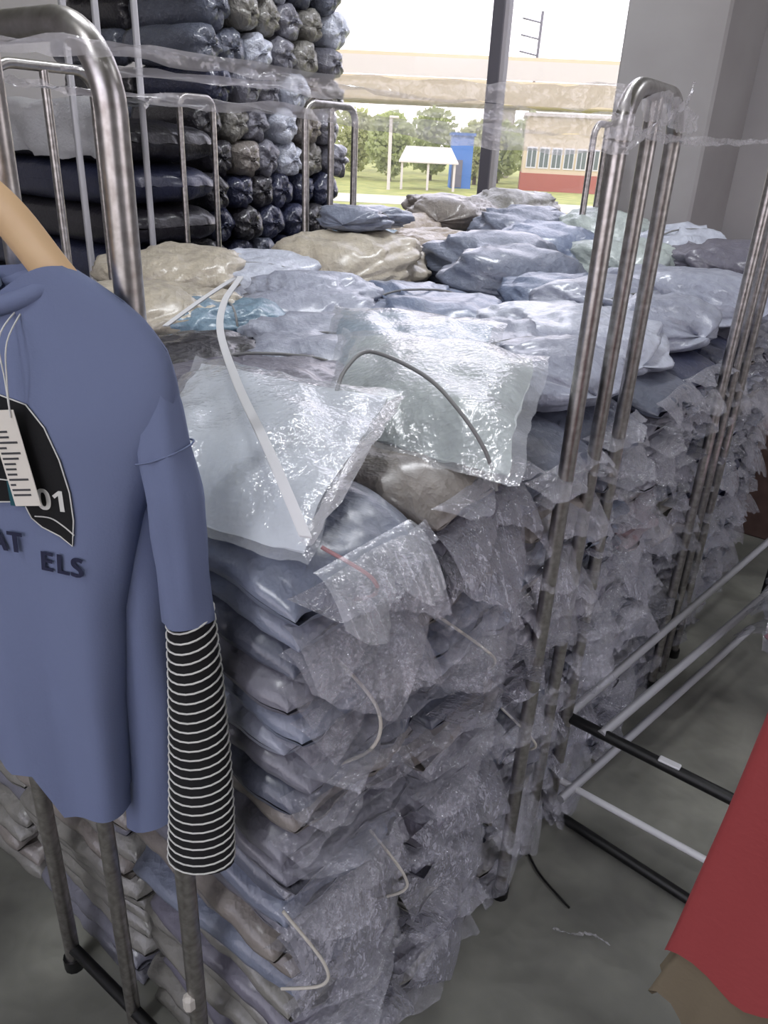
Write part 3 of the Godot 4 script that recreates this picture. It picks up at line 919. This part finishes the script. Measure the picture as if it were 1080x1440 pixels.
	tube(st, smooth_path([Vector3(-0.1, 1.455, 0.018), Vector3(-0.04, 1.43, 0.022), Vector3(0.05, 1.43, 0.022), Vector3(0.12, 1.46, 0.018)], 6), 0.008, 8)
	part("collar", st, M.pale_blue, s2)

func stripe_place(f: float) -> float:
	# even spacing down the cuff
	var ys := [1.10, 1.0, 0.88, 0.79, 0.715]
	var y := lerpf(1.10, 0.715, f)
	for i in 4:
		if y >= ys[i + 1]:
			return (i + (ys[i] - y) / (ys[i] - ys[i + 1])) / 4.0
	return 1.0

func stripe_center(f: float) -> Vector3:
	var keys := [Vector3(0.2105, 1.10, 0.006), Vector3(0.2115, 1.0, 0.007), Vector3(0.2115, 0.88, 0.012), Vector3(0.2115, 0.79, 0.02), Vector3(0.209, 0.715, 0.026)]
	var t: float = (1 - f) * 4
	t = f * 4
	var i := int(min(floor(t), 3))
	return (keys[i] as Vector3).lerp(keys[i + 1], t - i)

func stripe_radius(f: float) -> Vector2:
	var keys := [Vector2(0.0255, 0.03), Vector2(0.032, 0.03), Vector2(0.039, 0.03), Vector2(0.043, 0.03), Vector2(0.046, 0.028)]
	var t := f * 4
	var i := int(min(floor(t), 3))
	return (keys[i] as Vector2).lerp(keys[i + 1], t - i)

func sleeve(st: SurfaceTool, cs: Array, rs: Array, side: float, rough: float, seed_: float) -> void:
	var n := cs.size() - 1
	grid(st, 24, 28, func(i: float, j: float) -> Vector3:
		var an: float = TAU * i
		var t: float = j * n
		var k := int(min(floor(t), n - 1))
		var c: Vector3 = (cs[k] as Vector3).lerp(cs[k + 1], t - k)
		var rx: float = lerpf(rs[k][0], rs[k + 1][0], t - k)
		var rz: float = lerpf(rs[k][1], rs[k + 1][1], t - k)
		var d := rough * nz.get_noise_3d(cos(an) * 40, sin(an) * 40 + seed_ * 100, c.y * 160)
		return Vector3(side * (c.x + (rx + d) * cos(an)), c.y, c.z + (rz + d) * sin(an)))

func text(words: String, at: Vector3, size: float, m: Material, parent: Node3D, called: String, lean: float) -> void:
	var f := SystemFont.new()
	f.font_names = PackedStringArray(["Droid Sans"])
	f.font_weight = 700
	var t := TextMesh.new()
	t.text = words
	t.font = f
	t.font_size = 64
	t.pixel_size = size / 46.0
	t.depth = 0.0006
	var o := part_mesh(called, t, m, parent)
	o.position = at
	o.rotation.z = lean

func build_red_dress() -> void:
	var o := thing("red_dress", "flared coral red garment with olive underskirt hanging at the right edge", "dress", Vector3(0.478, 0, -0.487), -0.2)
	var skin := func(y0: float, y1: float, w0: float, w1: float, d: float, wave: float, k: float) -> Callable:
		return func(i: float, j: float) -> Vector3:
			var an: float = TAU * i
			var y: float = lerpf(y0, y1, j)
			var w := lerpf(w0, w1, pow(j, 0.9))
			var f := 1 + wave * (1 - j) * sin(an * k)
			return Vector3(w * cos(an) * f, y + 0.012 * sin(an * k + 1.0) * (1 - j), d * lerpf(1.0, 0.6, j) * sin(an) * f + 0.01 * nz.get_noise_2d(i * 90, y * 60))
	var st := new_st()
	grid(st, 56, 30, skin.call(0.885, 1.42, 0.172, 0.136, 0.06, 0.05, 7.0))
	part("skirt", st, M.red, o)
	st = new_st()
	grid(st, 56, 14, skin.call(0.815, 0.94, 0.174, 0.155, 0.056, 0.05, 11.0))
	part("underskirt", st, M.olive_cloth, o)
	st = new_st()
	grid(st, 56, 10, skin.call(0.79, 0.9, 0.13, 0.12, 0.04, 0.12, 6.0))
	part("pink_lining", st, M.pink_cloth, o)
	st = new_st()
	tube(st, PackedVector3Array([Vector3(-0.07, 1.42, 0), Vector3(0, 1.45, 0), Vector3(0.07, 1.42, 0)]), 0.008, 8)
	part("hanger_bar", st, M.wood, o)
	st = new_st()
	var hook := PackedVector3Array([Vector3(0, 1.45, 0), Vector3(0, 1.53, 0)])
	for k in 11:
		var an := -PI / 2 + PI * 1.3 * k / 10.0
		hook.append(Vector3(0, 1.558 + 0.018 * sin(an), 0.018 * cos(an)))
	tube(st, hook, 0.0016, 8)
	part("hook", st, M.rail, o)
	# the rail that the red garment hangs from
	var q := thing("clothes_rail", "chrome clothes rail carrying the red garment at the right", "rail", Vector3(0.478, 0, -0.487), -0.2)
	st = new_st()
	tube(st, PackedVector3Array([Vector3(-0.06, 1.562, 0), Vector3(0.95, 1.562, 0)]), 0.012, 12)
	part("bar", st, M.chrome, q)
	for x in [0.5, 0.93]:
		st = new_st()
		tube(st, PackedVector3Array([Vector3(x, 0.0, 0), Vector3(x, 1.562, 0)]), 0.013, 12)
		part("post", st, M.chrome, q)
		st = new_st()
		tube(st, PackedVector3Array([Vector3(x, 0.013, -0.22), Vector3(x, 0.013, 0.22)]), 0.013, 10)
		part("foot", st, M.dark_tube, q)

# ---------------------------------------------------------------- the room
func build_room() -> void:
	var st := new_st()
	blk(st, -3.2, 4.0, -0.2, 0.0, -3.6, 5.2)
	struct("floor", st, M.concrete)
	st = new_st()
	blk(st, -3.2, 4.0, 4.2, 4.4, -3.6, 5.2)
	struct("ceiling", st, M.ceiling)
	# the wall with the window: below, above, left and right of the opening
	st = new_st()
	blk(st, 3.85, 4.05, 0, 0.85, -3.6, 5.2)
	blk(st, 3.85, 4.05, 3.9, 4.2, -3.6, 5.2)
	blk(st, 3.85, 4.05, 0.85, 3.9, -3.6, 0.69)
	blk(st, 3.85, 4.05, 0.85, 3.9, 3.56, 3.8)
	struct("wall_front", st, M.wall)
	st = new_st()
	blk(st, 3.28, 3.86, 0, 4.2, 0.65, 1.10, 0.012)
	struct("pillar", st, M.pillar)
	# the aisle-side wall with a row of windows, to the right of the picture
	st = new_st()
	blk(st, -3.2, 4.0, 0, 0.9, -3.8, -3.6)
	blk(st, -3.2, 4.0, 3.9, 4.2, -3.8, -3.6)
	for a in [[-3.2, 0.0], [2.2, 4.0]]:
		blk(st, a[0], a[1], 0.9, 3.9, -3.8, -3.6)
	struct("wall_right", st, M.wall)
	st = new_st()
	blk(st, -3.2, 4.0, 0, 4.2, 5.2, 5.4)
	struct("wall_left", st, M.wall)
	st = new_st()
	blk(st, -3.4, -3.2, 0, 0.9, -3.6, 5.2)
	blk(st, -3.4, -3.2, 3.6, 4.2, -3.6, 5.2)
	blk(st, -3.4, -3.2, 0.9, 3.6, -3.6, -2.2)
	blk(st, -3.4, -3.2, 0.9, 3.6, 1.6, 5.2)
	struct("wall_back", st, M.wall)
	# windows
	window_in("window_1", 3.93, 0.69, 3.56, 0.85, 3.9, [2.1], true)
	window_in("window_3", 3.93, 3.8, 5.2, 0.85, 3.9, [4.5], true)  # unseen window added behind the tall stack to let in more light
	window_in("window_4", -3.3, -2.2, 1.6, 0.9, 3.6, [-0.3], true)  # unseen window added behind the viewer to light the near faces
	window_in("window_2", -3.7, 0.0, 2.2, 0.9, 3.9, [1.1], false)

func window_in(called: String, plane: float, x0: float, x1: float, h0: float, h1: float, mull: Array, front: bool) -> void:
	var o := Node3D.new()
	o.name = called
	add_child(o)
	o.position = ORIGIN
	o.rotation.y = TURN
	o.set_meta("kind", "structure")
	var bar := func(st: SurfaceTool, s0: float, s1: float, y0: float, y1: float, t: float) -> void:
		if front: blk(st, plane - t, plane + t, y0, y1, s0, s1, 0.006)
		else: blk(st, s0, s1, y0, y1, plane - t, plane + t, 0.006)
	var edges := [x0] + mull + [x1]
	var st := new_st()
	bar.call(st, x0, x0 + 0.06, h0, h1, 0.04)
	bar.call(st, x1 - 0.06, x1, h0, h1, 0.04)
	bar.call(st, x0, x1, h0, h0 + 0.05, 0.04)
	bar.call(st, x0, x1, h1 - 0.05, h1, 0.04)
	part("window_frame", st, M.frame, o)
	for m in mull:
		st = new_st()
		bar.call(st, m - 0.04, m + 0.04, h0, h1, 0.05)
		part("mullion", st, M.frame, o)
	for k in edges.size() - 1:
		st = new_st()
		bar.call(st, edges[k] + 0.03, edges[k + 1] - 0.03, h0 + 0.03, h1 - 0.03, 0.004)
		part("pane", st, M.glass, o)

func build_fill_lamps() -> void:
	# unseen fill lamps, added under the ceiling to brighten the room
	for p in [[0.9, 1.3, 2.0, "over the near half of the pile"], [2.7, 1.3, 2.4, "over the far half of the pile"], [2.8, -1.6, 1.2, "over the far aisle"], [-1.7, 0.2, 2.0, "behind the viewer"]]:
		var o := thing("added_fill_lamp", "unseen lamp added as fill light under the ceiling %s" % p[3], "lamp", W(p[0], 4.0, p[1]), TURN, "added fill lamps under the ceiling")
		var st := new_st()
		box(st, Vector3(0, 0.1, 0), Vector3(1.25, 0.08, 0.2), 0.01)
		part("housing", st, M.white_rail, o)
		st = new_st()
		box(st, Vector3(0, 0.045, 0), Vector3(1.2, 0.03, 0.15), 0.008)
		part("tube", st, M.fill_lamp_glow, o)
		var l := AreaLight3D.new()
		l.name = "light"
		l.area_size = Vector2(1.2, 0.15)
		l.light_energy = p[2]
		l.light_color = Color(0.97, 0.98, 1.0)
		l.shadow_enabled = true
		l.rotation.x = -PI / 2
		l.position.y = 0.02
		o.add_child(l)

# ---------------------------------------------------------------- outdoors
func build_outdoors() -> void:
	var st := new_st()
	box(st, Vector3(60, -2.2, -190), Vector3(500, 0.6, 400))
	struct("ground_outside", st, M.lawn, false)
	st = new_st()
	box(st, Vector3(12, -1.92, -58), Vector3(160, 0.1, 9), 0.0, Basis(Vector3.UP, -0.06))
	struct("road_outside", st, M.road, false)

	var o := thing("viaduct", "cream concrete viaduct crossing behind the trees outside the window", "viaduct", Vector3(0, -1.9, -120), -0.05)
	st = new_st()
	box(st, Vector3(10, 10.2, 0), Vector3(200, 3.0, 9), 0.2)
	part("deck", st, M.cream_concrete, o)
	st = new_st()
	box(st, Vector3(10, 12.9, 4.3), Vector3(200, 2.2, 0.3))
	part("parapet", st, M.pale_concrete, o)
	st = new_st()
	box(st, Vector3(10, 14.6, -3), Vector3(200, 1.0, 0.3))
	part("noise_barrier", st, M.cream_concrete, o)
	for x in [-40.0, -13.0, 14.2, 42.0]:
		st = new_st()
		box(st, Vector3(x, 4.4, 0), Vector3(2.2, 8.8, 2.6), 0.3)
		part("pier", st, M.pale_concrete, o)
	# lattice mast beyond the viaduct
	o = thing("mast", "thin mast with short arms standing beyond the viaduct", "mast", Vector3(20.2, -1.9, -140), 0.0)
	st = new_st()
	tube(st, PackedVector3Array([Vector3(0, 0, 0), Vector3(0.4, 23, 0)]), 0.22, 8)
	part("pole", st, M.frame, o)
	for k in 3:
		st = new_st()
		tube(st, PackedVector3Array([Vector3(0.3, 21.5 - k * 2.2, 0), Vector3(-2.6, 22.0 - k * 2.2, 0)]), 0.13, 6)
		part("arm", st, M.frame, o)

	# white building with a row of windows and a red base
	o = thing("building", "cream two-storey building with white-framed windows and red base outside", "building", Vector3(16.1, -1.9, -86), -0.12)
	st = new_st()
	box(st, Vector3(0, 4.1, 0), Vector3(7.6, 5.0, 6))
	part("wall", st, M.cream_concrete, o)
	st = new_st()
	box(st, Vector3(0, 0.8, 0.1), Vector3(7.8, 1.6, 6.2))
	part("base", st, M.brick_red, o)
	st = new_st()
	box(st, Vector3(0, 6.75, 0), Vector3(8.2, 0.3, 6.6))
	part("roof", st, M.pale_concrete, o)
	for k in 6:
		st = new_st()
		box(st, Vector3(-3.0 + k * 1.2, 3.0, 3.02), Vector3(0.98, 1.9, 0.12))
		var f := part("window", st, M.white_rail, o)
		for q in 2:
			st = new_st()
			box(st, Vector3(-3.23 + k * 1.2 + q * 0.46, 3.0, 3.1), Vector3(0.36, 1.65, 0.08))
			part("pane", st, M.far_glass, f)
	o = thing("shed", "blue metal shed beside the window mullion outdoors", "shed", Vector3(5.75, -1.9, -82), 0.0)
	st = new_st()
	box(st, Vector3(0, 2.3, 0), Vector3(2.0, 4.6, 3))
	part("wall", st, M.shed_blue, o)
	st = new_st()
	box(st, Vector3(0, 4.7, 0), Vector3(2.3, 0.25, 3.4))
	part("roof", st, M.shed_blue, o)
	st = new_st()
	box(st, Vector3(-0.4, 1.3, 1.53), Vector3(1.0, 2.4, 0.1))
	part("door", st, M.frame, o)
	o = thing("shelter", "low pale pitched-roof shelter on the grass outdoors", "shelter", Vector3(2.4, -1.9, -76), 0.0)
	st = new_st()
	st.set_smooth_group(0xFFFFFFFF)
	for s in [-1.0, 1.0]:
		quad(st, Vector3(-2.6, 2.3, 2.4 * s), Vector3(2.6, 2.3, 2.4 * s), Vector3(2.0, 3.5, 0), Vector3(-2.0, 3.5, 0))
	box(st, Vector3(0, 2.25, 0), Vector3(5.2, 0.12, 4.8))
	part("roof", st, M.pale_concrete, o)
	for x in [-2.3, 0.0, 2.3]:
		st = new_st()
		box(st, Vector3(x, 1.1, 2.1), Vector3(0.2, 2.2, 0.2))
		part("post", st, M.pale_concrete, o)

	var spots := [[-9.6, -90, 6.2, "far left"], [-5.4, -97, 7.2, "second from left"], [-1.2, -90, 6.8, "behind the pale post"], [3.4, -97, 7.6, "behind the shelter"], [8.0, -91, 6.4, "behind the blue shed"], [11.2, -98, 6.6, "left of the cream building"], [16.0, -104, 8.0, "behind the cream building"], [23.6, -96, 7.4, "right of the cream building"], [-15, -97, 7.0, "behind the rolled bundles"]]
	var k := 0
	for s in spots:
		tree(Vector3(s[0], -1.9, s[1]), s[2], k, "leafy tree outdoors, %s" % s[3])
		k += 1
	o = thing("lamp_post", "thin pale post standing on the grass outdoors", "post", Vector3(-1.0, -1.9, -72))
	st = new_st()
	tube(st, PackedVector3Array([Vector3.ZERO, Vector3(0, 5.6, 0)]), 0.14, 8)
	part("pole", st, M.pale_concrete, o)
	st = new_st()
	box(st, Vector3(0.25, 5.6, 0), Vector3(0.8, 0.2, 0.3), 0.05)
	part("lamp_head", st, M.pale_concrete, o)

func tree(at: Vector3, height: float, k: int, label: String) -> void:
	var o := thing("tree", label, "tree", at, 0.0, "trees outside the window")
	var st := new_st()
	tube(st, PackedVector3Array([Vector3.ZERO, Vector3(0.1, height * 0.5, 0), Vector3(0, height * 0.8, 0)]), 0.22, 7, 0.4)
	part("trunk", st, M.bark, o)
	st = new_st()
	st.set_smooth_group(0xFFFFFFFF)
	var r := RandomNumberGenerator.new()
	r.seed = 300 + k
	for n in 1500:
		var d := Vector3(r.randfn(), r.randfn(), r.randfn()).normalized() * pow(r.randf(), 0.35)
		var lump := 1 + 0.5 * nz.get_noise_3d(d.x * 60 + k * 99, d.y * 60, d.z * 60)
		var p := Vector3(d.x * height * 0.38, height * 0.54 + d.y * height * 0.46, d.z * height * 0.36) * Vector3(lump, 1, lump)
		var b := Basis.from_euler(Vector3(r.randf() * 6, r.randf() * 6, r.randf() * 6))
		var s := r.randf_range(0.22, 0.5)
		quad(st, p + b * Vector3(-s, 0, 0), p + b * Vector3(0, 0, s * 0.6), p + b * Vector3(s, 0, 0), p + b * Vector3(0, 0, -s * 0.6))
	part("foliage", st, M.leaf if k % 3 != 1 else M.leaf_light, o)

# ---------------------------------------------------------------- odds and ends
func build_small_things() -> void:
	# bags standing on the empty rack at the right edge
	var pr := bag_shape(71, 0.36, 0.34, 0.05, 0.01)
	for k in 7:
		var o := thing("bagged_garment", "%s bagged garment in the small pile on the empty rack, %s from bottom" % [["pink", "whitish", "pink", "rose", "whitish", "pale", "pink"][k], ["first", "second", "third", "fourth", "fifth", "sixth", "seventh"][k]], "bagged garment", W(1.78, 0.375 + k * 0.05, -0.46), TURN + rng.randf_range(-0.1, 0.1), "bagged garments piled on the empty rack")
		part_mesh("folded_garment", pr, M[["pink", "white", "pink", "rose", "white", "pale", "pink"][k]], o)
		var f := part_mesh("plastic_flap", flap_shape(80 + k, 0.36, 0.34, 0.01), M.flap, o)
		f.rotation.y = PI
		f = part_mesh("plastic_flap", flap_shape(90 + k, 0.34, 0.36, 0.01), M.flap, o)
		f.rotation.y = -PI / 2
	# brown carton at the far end of the aisle
	var c := thing("carton", "brown cardboard carton standing at the far end of the aisle", "carton", W(3.35, 0, 0.0), TURN)
	var st := new_st()
	box(st, Vector3(0, 0.26, 0.1), Vector3(0.4, 0.52, 0.5), 0.006)
	part("body", st, M.cardboard, c)
	for s in [-1.0, 1.0]:
		st = new_st()
		box(st, Vector3(0.1 * s, 0.523, 0.1), Vector3(0.195, 0.006, 0.495), 0.002)
		part("top_flap", st, M.cardboard, c)
	# scrap of film and wire on the floor
	var o := thing("film_scrap", "small twisted scrap of white film lying on the concrete floor", "plastic scrap", Vector3(0.49, 0.008, -1.17))
	st = new_st()
	ribbon(st, [Vector3(-0.06, 0.0, -0.012), Vector3(-0.02, 0.01, 0.006), Vector3(0.02, 0.004, 0.0), Vector3(0.055, 0.008, 0.022)], [0.008, 0.014, 0.012, 0.02], Vector3(0.2, 0.5, 0.8).normalized(), 0.006, 5)
	part("scrap", st, M.film_thick, o)
	o = thing("wire", "thin dark wire lying on the floor beside the stacks", "wire", Vector3(0.38, 0.004, -1.3))
	st = new_st()
	tube(st, smooth_path([Vector3(0.02, 0, -0.12), Vector3(0.04, 0, -0.04), Vector3(0.08, 0, 0.03), Vector3(0.1, 0, 0.06)], 6), 0.003, 6)
	part("strand", st, M.dark_tube, o)

func extra_materials() -> void:
	M.fill_lamp_glow = mat(Color(0.9, 0.9, 0.9), 0.5)  # glowing face of the added fill lamps
	M.fill_lamp_glow.emission_enabled = true
	M.fill_lamp_glow.emission = Color(0.97, 0.98, 1.0)
	M.fill_lamp_glow.emission_energy_multiplier = 2.0
	M.cloth_white = triplanar(mat(Color(0.80, 0.82, 0.85), 0.8), 4.0, folds, 0.5)
	M.film_bag = film(Color(0.95, 0.97, 1.0), 0.22, 0.14, 0.45)
	M.film_sheet = film(Color(0.82, 0.82, 0.84), 0.8, 0.3, 0.8)
	var knit := wrinkle_map(0.06, FastNoiseLite.TYPE_PERLIN, 2.0, 256, 256, 12)
	M.blue_knit = triplanar(mat(Color(0.42, 0.46, 0.58), 0.9), 14.0, knit, 0.35, false)
	M.bright_blue = triplanar(mat(Color(0.22, 0.45, 0.68), 0.9), 14.0, knit, 0.35, false)
	M.pale_blue = mat(Color(0.62, 0.68, 0.76), 0.9)
	M.black_knit = triplanar(mat(Color(0.05, 0.05, 0.06), 0.9), 14.0, knit, 0.35, false)
	M.white_knit = mat(Color(0.82, 0.82, 0.80), 0.9)
	M.navy_print = mat(Color(0.08, 0.10, 0.22), 0.7)
	M.teal_print = mat(Color(0.06, 0.30, 0.34), 0.7)
	M.paper = mat(Color(0.86, 0.84, 0.80), 0.8)
	M.ink = mat(Color(0.25, 0.25, 0.26), 0.8)
	M.wood = triplanar(mat(Color(1, 1, 1), 0.45), 2.0, null, 0, false, speckle(Color(0.76, 0.62, 0.46), Color(0.86, 0.74, 0.58), 0.012, 6, 256))
	M.red = triplanar(mat(Color(0.57, 0.22, 0.225), 0.75), 6.0, knit, 0.3, false)
	M.olive_cloth = triplanar(mat(Color(0.42, 0.38, 0.31), 0.9), 6.0, knit, 0.4, false)
	M.pink_cloth = mat(Color(0.82, 0.56, 0.50), 0.85)
	M.cardboard = triplanar(mat(Color(1, 1, 1), 0.85), 2.0, null, 0, false, speckle(Color(0.34, 0.26, 0.24), Color(0.42, 0.33, 0.30), 0.02, 16, 256))
	M.lawn = triplanar(mat(Color(1, 1, 1), 0.95), 0.05, null, 0, true, speckle(Color(0.42, 0.46, 0.20), Color(0.66, 0.64, 0.36), 0.02, 18, 512))
	M.road = mat(Color(0.70, 0.68, 0.62), 0.9)
	M.cream_concrete = mat(Color(0.76, 0.70, 0.58), 0.9)
	M.pale_concrete = mat(Color(0.78, 0.75, 0.72), 0.9)
	M.brick_red = mat(Color(0.60, 0.34, 0.28), 0.9)
	M.far_glass = mat(Color(0.34, 0.38, 0.36), 0.3)
	M.shed_blue = mat(Color(0.25, 0.42, 0.66), 0.7)
	M.leaf = mat(Color(0.58, 0.60, 0.42), 0.8)
	M.leaf_light = mat(Color(0.66, 0.66, 0.48), 0.8)
	for k in ["leaf", "leaf_light"]:
		M[k].backlight_enabled = true
		M[k].backlight = Color(0.62, 0.66, 0.4)
	M.bark = mat(Color(0.36, 0.30, 0.25), 0.9)

func _ready() -> void:
	# camera
	var cam := Camera3D.new()
	cam.name = "camera"
	cam.position = Vector3(0, 1.6, 0)
	cam.fov = 67.28
	cam.near = 0.02
	cam.far = 800
	cam.basis = Basis(Vector3.RIGHT, deg_to_rad(-25.5)) * Basis(Vector3.BACK, deg_to_rad(2.8))
	add_child(cam)
	cam.current = true
	# sky: bright, hazy and even
	var env := Environment.new()
	var sky := Sky.new()
	var sm := ProceduralSkyMaterial.new()
	sm.sky_top_color = Color(0.93, 0.93, 1.0)
	sm.sky_horizon_color = Color(1.0, 0.95, 0.96)
	sm.ground_horizon_color = Color(0.9, 0.87, 0.85)
	sm.ground_bottom_color = Color(0.5, 0.5, 0.45)
	sm.sun_angle_max = 0.0
	sm.energy_multiplier = 2.4
	sky.sky_material = sm
	env.background_mode = Environment.BG_SKY
	env.sky = sky
	env.tonemap_mode = Environment.TONE_MAPPER_LINEAR
	env.tonemap_exposure = 1.5
	env.sdfgi_enabled = true
	env.ssao_enabled = true
	env.ssil_enabled = true
	var we := WorldEnvironment.new()
	we.name = "environment"
	we.environment = env
	add_child(we)

	rng.seed = 20
	nz.seed = 5
	nz.frequency = 0.02
	nz.fractal_octaves = 3
	make_materials()
	extra_materials()
	build_room()
	build_outdoors()
	build_fill_lamps()
	build_racks()
	build_stacks()
	build_bundles()
	build_top_bags()
	build_rolls()
	build_films()
	build_sweatshirt()
	build_red_dress()
	build_small_things()
